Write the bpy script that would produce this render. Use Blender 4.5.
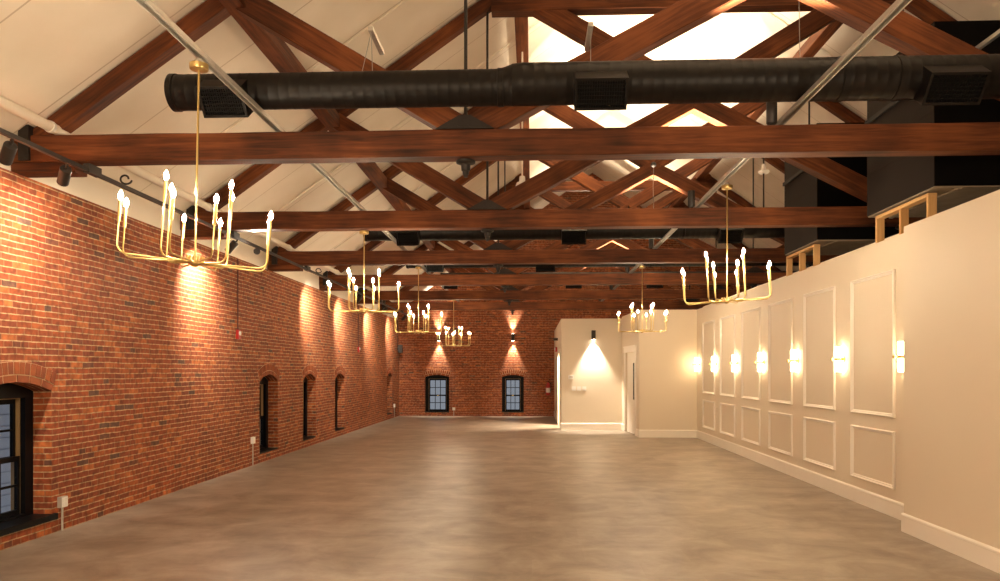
import bpy, bmesh, math, random
from mathutils import Vector, Matrix
random.seed(7)
PI = math.pi
scene = bpy.context.scene
COL = scene.collection
for o in list(bpy.data.objects):
    bpy.data.objects.remove(o)

# ------------------------------------------------------------------ camera
EYE = 1.64
YAW = math.atan(31.5 / 740)
cam_data = bpy.data.cameras.new('camera')
cam_data.sensor_width = 36
cam_data.lens = 0.740 * 36
cam_data.shift_y = 0.0805
cam_data.clip_start = 0.05
cam = bpy.data.objects.new('camera', cam_data)
cam.location = (0, 0, EYE)
cam.rotation_euler = (PI / 2, 0, YAW)
COL.objects.link(cam)
scene.camera = cam

# ------------------------------------------------------------------ world, exposure
world = bpy.data.worlds.new('world')
scene.world = world
world.use_nodes = True
world.node_tree.nodes['Background'].inputs[0].default_value = (0.34, 0.355, 0.39, 1)
world.node_tree.nodes['Background'].inputs[1].default_value = 0.5
vs = scene.view_settings
vs.view_transform = 'Standard'
vs.look = 'None'
vs.gamma = 1
vs.use_curve_mapping = False
vs.exposure = 0.5

BULB = 330.0        # chandelier bulb emission
UPLIGHT = 2000.0     # cylinder uplights on the tie beams (W)
TRACK = 290.0        # track heads washing the brick (W)
REAR = 215.0        # added fill lamps without fixtures, behind and beside the camera (W)
WARM = (1.0, 0.70, 0.40)
WARM2 = (1.0, 0.78, 0.54)
SPOTC = (1.0, 0.84, 0.64)

def light(kind, name, loc, energy, color, target=None, **kw):
    d = bpy.data.lights.new(name, kind)
    d.energy = energy
    d.color = color
    for k, v in kw.items():
        setattr(d, k, v)
    o = bpy.data.objects.new(name, d)
    o.location = loc
    if target is not None:
        v = Vector(target) - Vector(loc)
        o.rotation_euler = v.to_track_quat('-Z', 'Y').to_euler()
    COL.objects.link(o)
    return o

for p, e in (((-2.34, -0.6, EYE + 1.15), 1.3), ((2.27, 2.3, EYE + 1.15), 0.6)):
    light('POINT', 'fill_behind_camera', p, REAR * e, WARM2, shadow_soft_size=0.3)  # added point fills, no chandelier is modelled here

# ------------------------------------------------------------------ materials
def new_mat(name):
    m = bpy.data.materials.new(name)
    m.use_nodes = True
    nt = m.node_tree
    b = nt.nodes['Principled BSDF']
    return m, nt, b

def simple(name, col, rough=0.5, metal=0.0, noise=0.0, bump=0.0, scale=8.0, spec=None):
    m, nt, b = new_mat(name)
    b.inputs['Roughness'].default_value = rough
    b.inputs['Metallic'].default_value = metal
    if spec is not None:
        b.inputs['Specular IOR Level'].default_value = spec
    tc = nt.nodes.new('ShaderNodeTexCoord')
    nz = nt.nodes.new('ShaderNodeTexNoise')
    nz.inputs['Scale'].default_value = scale
    nz.inputs['Detail'].default_value = 4
    nt.links.new(tc.outputs['Object'], nz.inputs['Vector'])
    mr = nt.nodes.new('ShaderNodeMapRange')
    mr.inputs['To Min'].default_value = 1 - noise
    mr.inputs['To Max'].default_value = 1 + noise
    nt.links.new(nz.outputs['Fac'], mr.inputs['Value'])
    mx = nt.nodes.new('ShaderNodeVectorMath'); mx.operation = 'SCALE'
    mx.inputs[0].default_value = col
    nt.links.new(mr.outputs[0], mx.inputs['Scale'])
    nt.links.new(mx.outputs[0], b.inputs['Base Color'])
    if bump:
        bp = nt.nodes.new('ShaderNodeBump')
        bp.inputs['Strength'].default_value = bump
        bp.inputs['Distance'].default_value = 0.01
        nt.links.new(nz.outputs['Fac'], bp.inputs['Height'])
        nt.links.new(bp.outputs[0], b.inputs['Normal'])
    return m

def emit(name, col, strength):
    m, nt, b = new_mat(name)
    b.inputs['Base Color'].default_value = (*col, 1)
    b.inputs['Emission Color'].default_value = (*col, 1)
    b.inputs['Emission Strength'].default_value = strength
    return m

def face_vector(nt):
    """metres along the face: (horizontal, vertical) whatever way the face looks"""
    N, L = nt.nodes, nt.links
    g = N.new('ShaderNodeNewGeometry')
    tc = N.new('ShaderNodeTexCoord')
    sp = N.new('ShaderNodeSeparateXYZ'); L.new(tc.outputs['Object'], sp.inputs[0])
    sn = N.new('ShaderNodeSeparateXYZ'); L.new(g.outputs['True Normal'], sn.inputs[0])
    ax = N.new('ShaderNodeMath'); ax.operation = 'ABSOLUTE'; L.new(sn.outputs['X'], ax.inputs[0])
    az = N.new('ShaderNodeMath'); az.operation = 'ABSOLUTE'; L.new(sn.outputs['Z'], az.inputs[0])
    gx = N.new('ShaderNodeMath'); gx.operation = 'GREATER_THAN'; gx.inputs[1].default_value = 0.6; L.new(ax.outputs[0], gx.inputs[0])
    gz = N.new('ShaderNodeMath'); gz.operation = 'GREATER_THAN'; gz.inputs[1].default_value = 0.6; L.new(az.outputs[0], gz.inputs[0])
    c1 = N.new('ShaderNodeCombineXYZ'); L.new(sp.outputs['Y'], c1.inputs[0]); L.new(sp.outputs['Z'], c1.inputs[1])
    c2 = N.new('ShaderNodeCombineXYZ'); L.new(sp.outputs['X'], c2.inputs[0]); L.new(sp.outputs['Z'], c2.inputs[1])
    c3 = N.new('ShaderNodeCombineXYZ'); L.new(sp.outputs['X'], c3.inputs[1]); L.new(sp.outputs['Y'], c3.inputs[0])
    m1 = N.new('ShaderNodeMix'); m1.data_type = 'VECTOR'
    L.new(gx.outputs[0], m1.inputs[0]); L.new(c2.outputs[0], m1.inputs[4]); L.new(c1.outputs[0], m1.inputs[5])
    m2 = N.new('ShaderNodeMix'); m2.data_type = 'VECTOR'
    L.new(gz.outputs[0], m2.inputs[0]); L.new(m1.outputs[1], m2.inputs[4]); L.new(c3.outputs[0], m2.inputs[5])
    return m2.outputs[1], tc

def ramp(nt, fac, stops):
    r = nt.nodes.new('ShaderNodeValToRGB')
    el = r.color_ramp.elements
    while len(el) < len(stops):
        el.new(0.5)
    for e, (p, c) in zip(el, stops):
        e.position = p
        e.color = (*c, 1)
    nt.links.new(fac, r.inputs[0])
    return r.outputs[0]

def brick_mat():
    m, nt, b = new_mat('brick')
    N, L = nt.nodes, nt.links
    vec, tc = face_vector(nt)
    # waviness of hand laid courses
    nw = N.new('ShaderNodeTexNoise'); nw.inputs['Scale'].default_value = 3.5; nw.inputs['Detail'].default_value = 3
    L.new(tc.outputs['Object'], nw.inputs['Vector'])
    sub = N.new('ShaderNodeVectorMath'); sub.operation = 'SUBTRACT'; sub.inputs[1].default_value = (0.5, 0.5, 0.5)
    L.new(nw.outputs['Color'], sub.inputs[0])
    sc = N.new('ShaderNodeVectorMath'); sc.operation = 'SCALE'; sc.inputs['Scale'].default_value = 0.022
    L.new(sub.outputs[0], sc.inputs[0])
    ad = N.new('ShaderNodeVectorMath'); L.new(vec, ad.inputs[0]); L.new(sc.outputs[0], ad.inputs[1])
    br = N.new('ShaderNodeTexBrick')
    br.offset = 0.5; br.offset_frequency = 2; br.squash = 0.55; br.squash_frequency = 6
    br.inputs['Scale'].default_value = 1
    br.inputs['Brick Width'].default_value = 0.205
    br.inputs['Row Height'].default_value = 0.062
    br.inputs['Mortar Size'].default_value = 0.0062
    br.inputs['Mortar Smooth'].default_value = 0.25
    br.inputs['Bias'].default_value = 0.0
    br.inputs['Color1'].default_value = (0, 0, 0, 1)
    br.inputs['Color2'].default_value = (1, 1, 1, 1)
    br.inputs['Mortar'].default_value = (0.5, 0.5, 0.5, 1)
    L.new(ad.outputs[0], br.inputs['Vector'])
    base = ramp(nt, br.outputs['Color'], [(0.0, (0.11, 0.055, 0.040)), (0.02, (0.13, 0.050, 0.032)), (0.04, (0.20, 0.046, 0.020)), (0.5, (0.255, 0.056, 0.019)),
                                          (0.85, (0.31, 0.073, 0.022)), (1.0, (0.43, 0.125, 0.036))])
    n2 = N.new('ShaderNodeTexNoise'); n2.inputs['Scale'].default_value = 17; n2.inputs['Detail'].default_value = 6
    L.new(tc.outputs['Object'], n2.inputs['Vector'])
    n3 = N.new('ShaderNodeTexNoise'); n3.inputs['Scale'].default_value = 0.9; n3.inputs['Detail'].default_value = 3
    L.new(tc.outputs['Object'], n3.inputs['Vector'])
    mr = N.new('ShaderNodeMapRange'); mr.inputs['From Min'].default_value = 0.3; mr.inputs['From Max'].default_value = 0.7
    mr.inputs['To Min'].default_value = 0.62; mr.inputs['To Max'].default_value = 1.35
    L.new(n2.outputs['Fac'], mr.inputs['Value'])
    mr3 = N.new('ShaderNodeMapRange'); mr3.inputs['From Min'].default_value = 0.3; mr3.inputs['From Max'].default_value = 0.7
    mr3.inputs['To Min'].default_value = 0.8; mr3.inputs['To Max'].default_value = 1.15
    L.new(n3.outputs['Fac'], mr3.inputs['Value'])
    mm = N.new('ShaderNodeMath'); mm.operation = 'MULTIPLY'; L.new(mr.outputs[0], mm.inputs[0]); L.new(mr3.outputs[0], mm.inputs[1])
    s1 = N.new('ShaderNodeVectorMath'); s1.operation = 'SCALE'; L.new(base, s1.inputs[0]); L.new(mm.outputs[0], s1.inputs['Scale'])
    mort = ramp(nt, n2.outputs['Fac'], [(0.3, (0.22, 0.13, 0.07)), (0.55, (0.50, 0.33, 0.18)), (0.75, (0.62, 0.44, 0.26))])
    # head joints are thin and stained like the bricks, bed joints are pale
    sz = N.new('ShaderNodeSeparateXYZ'); L.new(ad.outputs[0], sz.inputs[0])
    pp = N.new('ShaderNodeMath'); pp.operation = 'PINGPONG'; pp.inputs[1].default_value = 0.031; L.new(sz.outputs['Y'], pp.inputs[0])
    bed = N.new('ShaderNodeMath'); bed.operation = 'LESS_THAN'; bed.inputs[1].default_value = 0.0075; L.new(pp.outputs[0], bed.inputs[0])
    mb = N.new('ShaderNodeMix'); mb.data_type = 'RGBA'; mb.inputs[6].default_value = (0.30, 0.125, 0.06, 1)
    L.new(bed.outputs[0], mb.inputs[0]); L.new(mort, mb.inputs[7]); mort = mb.outputs[2]
    mx = N.new('ShaderNodeMix'); mx.data_type = 'RGBA'
    L.new(br.outputs['Fac'], mx.inputs[0]); L.new(s1.outputs[0], mx.inputs[6]); L.new(mort, mx.inputs[7])
    L.new(mx.outputs[2], b.inputs['Base Color'])
    b.inputs['Roughness'].default_value = 0.72
    b.inputs['Specular IOR Level'].default_value = 0.35
    # relief
    inv = N.new('ShaderNodeMath'); inv.operation = 'SUBTRACT'; inv.inputs[0].default_value = 1; L.new(br.outputs['Fac'], inv.inputs[1])
    h2 = N.new('ShaderNodeMath'); h2.operation = 'MULTIPLY'; h2.inputs[1].default_value = 0.5; L.new(n2.outputs['Fac'], h2.inputs[0])
    h3 = N.new('ShaderNodeMath'); L.new(inv.outputs[0], h3.inputs[0]); L.new(h2.outputs[0], h3.inputs[1])
    h4 = N.new('ShaderNodeMath'); h4.operation = 'MULTIPLY_ADD'; h4.inputs[1].default_value = 0.6
    L.new(br.outputs['Color'], h4.inputs[0]); L.new(h3.outputs[0], h4.inputs[2])
    bp = N.new('ShaderNodeBump'); bp.inputs['Strength'].default_value = 0.8; bp.inputs['Distance'].default_value = 0.009
    L.new(h4.outputs[0], bp.inputs['Height']); L.new(bp.outputs[0], b.inputs['Normal'])
    return m

def wood_mat(name, dark, mid, light_, rough=0.45):
    m, nt, b = new_mat(name)
    N, L = nt.nodes, nt.links
    uv = N.new('ShaderNodeUVMap')
    oi = N.new('ShaderNodeObjectInfo')
    off = N.new('ShaderNodeMath'); off.operation = 'MULTIPLY'; off.inputs[1].default_value = 37
    L.new(oi.outputs['Random'], off.inputs[0])
    ad = N.new('ShaderNodeVectorMath'); L.new(uv.outputs[0], ad.inputs[0])
    cb = N.new('ShaderNodeCombineXYZ'); L.new(off.outputs[0], cb.inputs[0]); L.new(off.outputs[0], cb.inputs[2])
    L.new(cb.outputs[0], ad.inputs[1])
    mp = N.new('ShaderNodeVectorMath'); mp.operation = 'MULTIPLY'; mp.inputs[1].default_value = (0.9, 16, 1)
    L.new(ad.outputs[0], mp.inputs[0])
    n1 = N.new('ShaderNodeTexNoise'); n1.inputs['Scale'].default_value = 1.6; n1.inputs['Detail'].default_value = 7
    n1.inputs['Roughness'].default_value = 0.62; n1.inputs['Distortion'].default_value = 0.5
    L.new(mp.outputs[0], n1.inputs['Vector'])
    n2 = N.new('ShaderNodeTexNoise'); n2.inputs['Scale'].default_value = 1.3; n2.inputs['Detail'].default_value = 3
    L.new(ad.outputs[0], n2.inputs['Vector'])
    mx = N.new('ShaderNodeMath'); mx.operation = 'MULTIPLY_ADD'; mx.inputs[1].default_value = 0.6
    L.new(n2.outputs['Fac'], mx.inputs[0])
    k = N.new('ShaderNodeMath'); k.operation = 'MULTIPLY'; k.inputs[1].default_value = 0.55; L.new(n1.outputs['Fac'], k.inputs[0])
    L.new(k.outputs[0], mx.inputs[2])
    c = ramp(nt, mx.outputs[0], [(0.38, dark), (0.55, mid), (0.76, light_)])
    L.new(c, b.inputs['Base Color'])
    b.inputs['Roughness'].default_value = rough
    b.inputs['Specular IOR Level'].default_value = 0.22
    bp = N.new('ShaderNodeBump'); bp.inputs['Strength'].default_value = 0.35; bp.inputs['Distance'].default_value = 0.01
    L.new(n1.outputs['Fac'], bp.inputs['Height']); L.new(bp.outputs[0], b.inputs['Normal'])
    return m

def floor_mat():
    m, nt, b = new_mat('floor_tile')
    N, L = nt.nodes, nt.links
    tc = N.new('ShaderNodeTexCoord')
    br = N.new('ShaderNodeTexBrick'); br.offset = 0.5; br.squash = 1
    br.inputs['Scale'].default_value = 1
    br.inputs['Brick Width'].default_value = 0.92; br.inputs['Row Height'].default_value = 0.46
    br.inputs['Mortar Size'].default_value = 0.0011; br.inputs['Mortar Smooth'].default_value = 0.1
    br.inputs['Color1'].default_value = (0.42, 0.42, 0.42, 1); br.inputs['Color2'].default_value = (0.58, 0.58, 0.58, 1)
    br.inputs['Mortar'].default_value = (0.3, 0.3, 0.3, 1)
    L.new(tc.outputs['Object'], br.inputs['Vector'])
    mp = N.new('ShaderNodeVectorMath'); mp.operation = 'MULTIPLY'; mp.inputs[1].default_value = (1.0, 1.15, 1)
    L.new(tc.outputs['Object'], mp.inputs[0])
    n1 = N.new('ShaderNodeTexNoise'); n1.inputs['Scale'].default_value = 1.7; n1.inputs['Detail'].default_value = 8; n1.inputs['Roughness'].default_value = 0.66
    n1.inputs['Distortion'].default_value = 0.4
    L.new(mp.outputs[0], n1.inputs['Vector'])
    s = N.new('ShaderNodeMath'); s.operation = 'MULTIPLY_ADD'; s.inputs[1].default_value = 0.75
    L.new(n1.outputs['Fac'], s.inputs[0])
    t = N.new('ShaderNodeMath'); t.operation = 'MULTIPLY'; t.inputs[1].default_value = 0.30; L.new(br.outputs['Color'], t.inputs[0])
    L.new(t.outputs[0], s.inputs[2])
    c = ramp(nt, s.outputs[0], [(0.40, (0.185, 0.148, 0.114)), (0.53, (0.285, 0.238, 0.192)), (0.66, (0.385, 0.335, 0.280))])
    L.new(c, b.inputs['Base Color'])
    r = N.new('ShaderNodeMapRange'); r.inputs['To Min'].default_value = 0.33; r.inputs['To Max'].default_value = 0.48
    L.new(n1.outputs['Fac'], r.inputs['Value']); L.new(r.outputs[0], b.inputs['Roughness'])
    b.inputs['Specular IOR Level'].default_value = 0.5
    return m

def ceiling_mat():
    m, nt, b = new_mat('ceiling_membrane')
    N, L = nt.nodes, nt.links
    tc = N.new('ShaderNodeTexCoord')
    sp = N.new('ShaderNodeSeparateXYZ'); L.new(tc.outputs['Object'], sp.inputs[0])
    nz = N.new('ShaderNodeTexNoise'); nz.inputs['Scale'].default_value = 1.4; nz.inputs['Detail'].default_value = 4
    L.new(tc.outputs['Object'], nz.inputs['Vector'])
    # taped joints between the boards, running up the slope
    wob = N.new('ShaderNodeMath'); wob.operation = 'MULTIPLY_ADD'; wob.inputs[1].default_value = 0.03
    L.new(nz.outputs['Fac'], wob.inputs[0]); L.new(sp.outputs['Y'], wob.inputs[2])
    md = N.new('ShaderNodeMath'); md.operation = 'PINGPONG'; md.inputs[1].default_value = 0.56; L.new(wob.outputs[0], md.inputs[0])
    lt = N.new('ShaderNodeMath'); lt.operation = 'LESS_THAN'; lt.inputs[1].default_value = 0.008; L.new(md.outputs[0], lt.inputs[0])
    mx = N.new('ShaderNodeMix'); mx.data_type = 'RGBA'
    base = ramp(nt, nz.outputs['Fac'], [(0.3, (0.80, 0.72, 0.60)), (0.7, (0.88, 0.81, 0.70))])
    L.new(lt.outputs[0], mx.inputs[0]); L.new(base, mx.inputs[6]); mx.inputs[7].default_value = (0.60, 0.51, 0.40, 1)
    L.new(mx.outputs[2], b.inputs['Base Color'])
    b.inputs['Roughness'].default_value = 0.85
    bp = N.new('ShaderNodeBump'); bp.inputs['Strength'].default_value = 0.25; bp.inputs['Distance'].default_value = 0.03
    L.new(nz.outputs['Fac'], bp.inputs['Height']); L.new(bp.outputs[0], b.inputs['Normal'])
    return m

M = {}
M['brick'] = brick_mat()
M['mortar'] = simple('mortar', (0.50, 0.35, 0.21), 0.9, noise=0.2, scale=30)
M['brick_loose'] = simple('arch_brick', (0.27, 0.068, 0.018), 0.8, noise=0.6, bump=0.5, scale=9)
M['wood'] = wood_mat('stained_timber', (0.024, 0.009, 0.005), (0.102, 0.030, 0.0105), (0.235, 0.074, 0.023), 0.62)
M['pine'] = wood_mat('pale_pine', (0.50, 0.28, 0.10), (0.62, 0.38, 0.16), (0.72, 0.48, 0.24), 0.6)
M['floor'] = floor_mat()
M['ceiling'] = ceiling_mat()
M['cream'] = simple('cream_paint', (0.73, 0.645, 0.515), 0.55, noise=0.02, scale=2)
M['trim'] = simple('white_trim_paint', (0.86, 0.81, 0.73), 0.4, noise=0.02, scale=3)
M['plaster'] = simple('white_plaster', (0.84, 0.77, 0.66), 0.85, noise=0.05, scale=2.5, bump=0.2)
M['black_paint'] = simple('black_paint', (0.010, 0.009, 0.009), 0.85, noise=0.2, scale=5)
M['duct'] = simple('black_duct_metal', (0.0055, 0.0042, 0.0038), 0.42, metal=0.0, noise=0.2, scale=9, spec=0.24)
M['grille'] = simple('black_grille', (0.004, 0.0035, 0.0035), 0.7, spec=0.2)
M['shaft'] = simple('charcoal_board', (0.014, 0.0100, 0.0085), 0.8, noise=0.12, scale=3, spec=0.12)
M['shaft_unlit'] = simple('charcoal_board_unlit', (0.0025, 0.002, 0.002), 0.9, noise=0.2, scale=3, spec=0.1)  # near-black puts the shade of the unlit shaft front into the colour
M['insul'] = simple('foil_insulation', (0.30, 0.24, 0.17), 0.6, noise=0.4, bump=0.5, scale=5)
M['iron'] = simple('black_iron', (0.022, 0.017, 0.015), 0.5, metal=0.3, noise=0.3, scale=20)
M['black_gloss'] = simple('black_window_paint', (0.003, 0.003, 0.004), 0.45, spec=0.16)
M['lamp_black'] = simple('lamp_black', (0.025, 0.020, 0.018), 0.45)
M['galv'] = simple('galvanised_steel', (0.52, 0.50, 0.46), 0.42, metal=0.65, noise=0.2, scale=12)
M['wire'] = simple('grey_wire', (0.35, 0.33, 0.30), 0.5, metal=0.5)
M['brass'] = simple('polished_brass', (0.70, 0.53, 0.22), 0.28, metal=1.0)
M['pipe_white'] = simple('white_pipe_wrap', (0.80, 0.73, 0.62), 0.6, noise=0.05, scale=6)
M['red'] = simple('red_enamel', (0.45, 0.02, 0.02), 0.35)
M['conduit_brown'] = simple('brown_conduit', (0.10, 0.022, 0.018), 0.5)
M['plastic'] = simple('white_plastic', (0.78, 0.76, 0.72), 0.4)
M['grey_box'] = simple('grey_box_metal', (0.50, 0.47, 0.42), 0.4, metal=0.4)
M['bulb'] = emit('glowing_bulb', (1.0, 0.80, 0.55), BULB)
M['tube'] = emit('glowing_glass', (1.0, 0.74, 0.42), 16.0)
M['lens'] = emit('glowing_lens', (1.0, 0.85, 0.65), 25.0)
M['tan'] = simple('tan_liner', (0.34, 0.22, 0.10), 0.5)
M['outdoor'] = simple('grey_siding', (0.80, 0.83, 0.88), 0.8, noise=0.1)
g, nt_, b_ = new_mat('window_glass')
b_.inputs['Base Color'].default_value = (0.9, 0.95, 1, 1)
b_.inputs['Roughness'].default_value = 0.03
b_.inputs['Transmission Weight'].default_value = 1.0
b_.inputs['IOR'].default_value = 1.1
M['glass'] = g

# ------------------------------------------------------------------ mesh helpers
def tag(o, label=None, cat=None, group=None, kind=None):
    if label: o['label'] = label
    if cat: o['category'] = cat
    if group: o['group'] = group
    if kind: o['kind'] = kind
    return o

def obj(name, bm, mat, parent=None, smooth=False):
    me = bpy.data.meshes.new(name)
    bmesh.ops.recalc_face_normals(bm, faces=bm.faces)
    if smooth:
        for f in bm.faces:
            f.smooth = True
    bm.to_mesh(me); bm.free()
    if smooth:
        try:
            me.set_sharp_from_angle(angle=math.radians(40))
        except Exception:
            pass
    mats = mat if isinstance(mat, (list, tuple)) else [mat]
    for m in mats:
        me.materials.append(m)
    o = bpy.data.objects.new(name, me)
    COL.objects.link(o)
    if parent is not None:
        o.parent = parent
    return o

def thing(name, label, cat, loc=(0, 0, 0), group=None, rot=(0, 0, 0)):
    o = bpy.data.objects.new(name, None)
    o.empty_display_size = 0.2
    COL.objects.link(o)
    o.location = loc; o.rotation_euler = rot
    return tag(o, label, cat, group)

def dup(root, loc, rot=None, label=None, group=None):
    r = root.copy(); COL.objects.link(r)
    r.location = loc
    if rot is not None: r.rotation_euler = rot
    if label: r['label'] = label
    if group: r['group'] = group
    def kids(src, dst):
        for ch in list(src.children):
            c = ch.copy(); COL.objects.link(c); c.parent = dst
            kids(ch, c)
    kids(root, r)
    return r

def box(bm, x0, x1, y0, y1, z0, z1, mi=0):
    vs_ = [bm.verts.new(p) for p in ((x0, y0, z0), (x1, y0, z0), (x1, y1, z0), (x0, y1, z0), (x0, y0, z1), (x1, y0, z1), (x1, y1, z1), (x0, y1, z1))]
    for q in ((0, 3, 2, 1), (4, 5, 6, 7), (0, 1, 5, 4), (1, 2, 6, 5), (2, 3, 7, 6), (3, 0, 4, 7)):
        f = bm.faces.new([vs_[i] for i in q]); f.material_index = mi
    return vs_

def member(bm, p0, p1, w, h, up=(0, 0, 1), cut0=0.0, cut1=0.0, chamfer=0.008):
    """timber from p0 to p1; w across, h in the 'up' sense; UV runs along the grain. cut = slope of end cuts"""
    uvl = bm.loops.layers.uv.verify()
    p0, p1 = Vector(p0), Vector(p1)
    d = (p1 - p0); ln = d.length; d.normalize()
    s = d.cross(Vector(up)).normalized(); u = s.cross(d).normalized()
    c = chamfer
    prof = [(-w/2 + c, -h/2), (w/2 - c, -h/2), (w/2, -h/2 + c), (w/2, h/2 - c), (w/2 - c, h/2), (-w/2 + c, h/2), (-w/2, h/2 - c), (-w/2, -h/2 + c)]
    nseg = max(1, int(ln / 0.5))
    rings = []
    for k in range(nseg + 1):
        t = k / nseg
        ring = []
        for a, b in prof:
            jit = 0.0 if k in (0, nseg) else random.uniform(-0.004, 0.004)
            sh = 0.0
            if k == 0: sh = -cut0 * b
            if k == nseg: sh = cut1 * b
            ring.append(bm.verts.new(p0 + d * (ln * t + sh) + s * a + u * (b + jit)))
        rings.append(ring)
    per = [0]
    for i in range(8):
        a, b = prof[i], prof[(i + 1) % 8]
        per.append(per[-1] + math.hypot(a[0] - b[0], a[1] - b[1]))
    for k in range(nseg):
        for i in range(8):
            j = (i + 1) % 8
            f = bm.faces.new((rings[k][i], rings[k][j], rings[k+1][j], rings[k+1][i]))
            uvs = ((ln * k / nseg, per[i]), (ln * k / nseg, per[i+1]), (ln * (k+1) / nseg, per[i+1]), (ln * (k+1) / nseg, per[i]))
            for lp, q in zip(f.loops, uvs):
                lp[uvl].uv = q
    for ring in (rings[0], rings[-1]):
        f = bm.faces.new(ring if ring is rings[-1] else ring[::-1])
        for lp in f.loops:
            q = lp.vert.co - p0
            lp[uvl].uv = (q.dot(s) * 0.6, q.dot(u) * 0.6)

def tube(bm, pts, r, n=8, caps=True, mi=0):
    """round tube through points (rings square to the path)"""
    pts = [Vector(p) for p in pts]
    rs = r if isinstance(r, (list, tuple)) else [r] * len(pts)
    rings = []
    d0 = (pts[1] - pts[0]).normalized()
    ref = Vector((0, 0, 1)) if abs(d0.z) < 0.9 else Vector((0, 1, 0))
    s = d0.cross(ref).normalized()
    for i, p in enumerate(pts):
        a = pts[max(i - 1, 0)]; b = pts[min(i + 1, len(pts) - 1)]
        d = (b - a).normalized()
        s = (s - d * s.dot(d)).normalized()
        u = d.cross(s)
        rings.append([bm.verts.new(p + (s * math.cos(2*PI*k/n) + u * math.sin(2*PI*k/n)) * rs[i]) for k in range(n)])
    for i in range(len(rings) - 1):
        for k in range(n):
            f = bm.faces.new((rings[i][k], rings[i][(k+1) % n], rings[i+1][(k+1) % n], rings[i+1][k])); f.material_index = mi
    if caps:
        f = bm.faces.new(rings[0][::-1]); f.material_index = mi
        f = bm.faces.new(rings[-1]); f.material_index = mi

def lathe(bm, prof, n=16, c=(0, 0, 0), axis='z'):
    """prof: list of (radius, height)"""
    c = Vector(c)
    rings = []
    for r, z in prof:
        ring = []
        for k in range(n):
            a = 2*PI*k/n
            if axis == 'z': p = Vector((r*math.cos(a), r*math.sin(a), z))
            elif axis == 'x': p = Vector((z, r*math.cos(a), r*math.sin(a)))
            else: p = Vector((r*math.cos(a), z, r*math.sin(a)))
            ring.append(bm.verts.new(c + p))
        rings.append(ring)
    for i in range(len(rings) - 1):
        for k in range(n):
            bm.faces.new((rings[i][k], rings[i][(k+1) % n], rings[i+1][(k+1) % n], rings[i+1][k]))
    bm.faces.new(rings[0][::-1]); bm.faces.new(rings[-1])

def prism(bm, poly, axis, a0, a1):
    """extrude a polygon; axis 'y': poly (x,z); 'x': poly (y,z)"""
    def P(q, a):
        return (q[0], a, q[1]) if axis == 'y' else (a, q[0], q[1]) if axis == 'x' else (q[0], q[1], a)
    A = [bm.verts.new(P(q, a0)) for q in poly]; B = [bm.verts.new(P(q, a1)) for q in poly]
    bm.faces.new(A[::-1]); bm.faces.new(B)
    for i in range(len(poly)):
        j = (i + 1) % len(poly)
        bm.faces.new((A[i], A[j], B[j], B[i]))

BM = bmesh.new
def Z(h): return EYE + h

# ------------------------------------------------------------------ room dimensions (metres; h = above eye level)
XL, XR, XN = -4.84, 4.07, 3.80          # brick wall, panelled partition, nearer thicker partition
YB, YF = -2.5, 26.9                      # behind the camera, far brick wall
CX = 2.2                                 # middle of the roof
XE = 9.25                                # far side of the building beyond the partition
SLOPE = 0.705
def roof_h(x): return 5.62 - SLOPE * abs(x - CX) + SLOPE * CX

def wall_with_arches(name, plane, fixed, a0, a1, ztop, wins, out, mat, thick=0.34):
    """brick wall in plane 'x' or 'y' at coordinate fixed; wins: (c0,c1,sill,spring,crown); out: +1/-1 direction of outdoors"""
    bm = BM()
    def P(a, d, z):
        return (fixed + out * d, a, z) if plane == 'x' else (a, fixed + out * d, z)
    zt = ztop if callable(ztop) else (lambda a: ztop)
    def quad(p):
        bm.faces.new([bm.verts.new(q) for q in p])
    def arc(w, n=12):
        c0, c1, sill, spring, crown = w
        rise = crown - spring; half = (c1 - c0) / 2; R = (half*half + rise*rise) / (2*rise); zc = crown - R; mid = (c0 + c1) / 2
        out_ = []
        for k in range(n + 1):
            a = c0 + (c1 - c0) * k / n
            out_.append((a, zc + math.sqrt(max(R*R - (a - mid)**2, 0))))
        return out_
    cuts = [a0]
    for w in wins: cuts += [w[0], w[1]]
    cuts.append(a1)
    for d in (0, thick):
        for i in range(0, len(cuts), 2):
            l, r = cuts[i], cuts[i+1]
            br = [l] + [x for x in ([CX] if plane == 'y' else []) if l < x < r] + [r]
            for p, q in zip(br[:-1], br[1:]):
                quad([P(p, d, 0), P(q, d, 0), P(q, d, zt(q)), P(p, d, zt(p))])
        for w in wins:
            quad([P(w[0], d, 0), P(w[1], d, 0), P(w[1], d, w[2]), P(w[0], d, w[2])])
            A = arc(w)
            for (p, zp), (q, zq) in zip(A[:-1], A[1:]):
                quad([P(p, d, zp), P(q, d, zq), P(q, d, zt(q)), P(p, d, zt(p))])
    for w in wins:
        A = arc(w)
        quad([P(w[0], 0, w[2]), P(w[1], 0, w[2]), P(w[1], thick, w[2]), P(w[0], thick, w[2])])
        for a in (w[0], w[1]):
            quad([P(a, 0, w[2]), P(a, thick, w[2]), P(a, thick, w[3]), P(a, 0, w[3])])
        for (p, zp), (q, zq) in zip(A[:-1], A[1:]):
            quad([P(p, 0, zp), P(q, 0, zq), P(q, thick, zq), P(p, thick, zp)])
    o = obj(name, bm, mat)
    return tag(o, kind='structure'), arc

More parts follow.
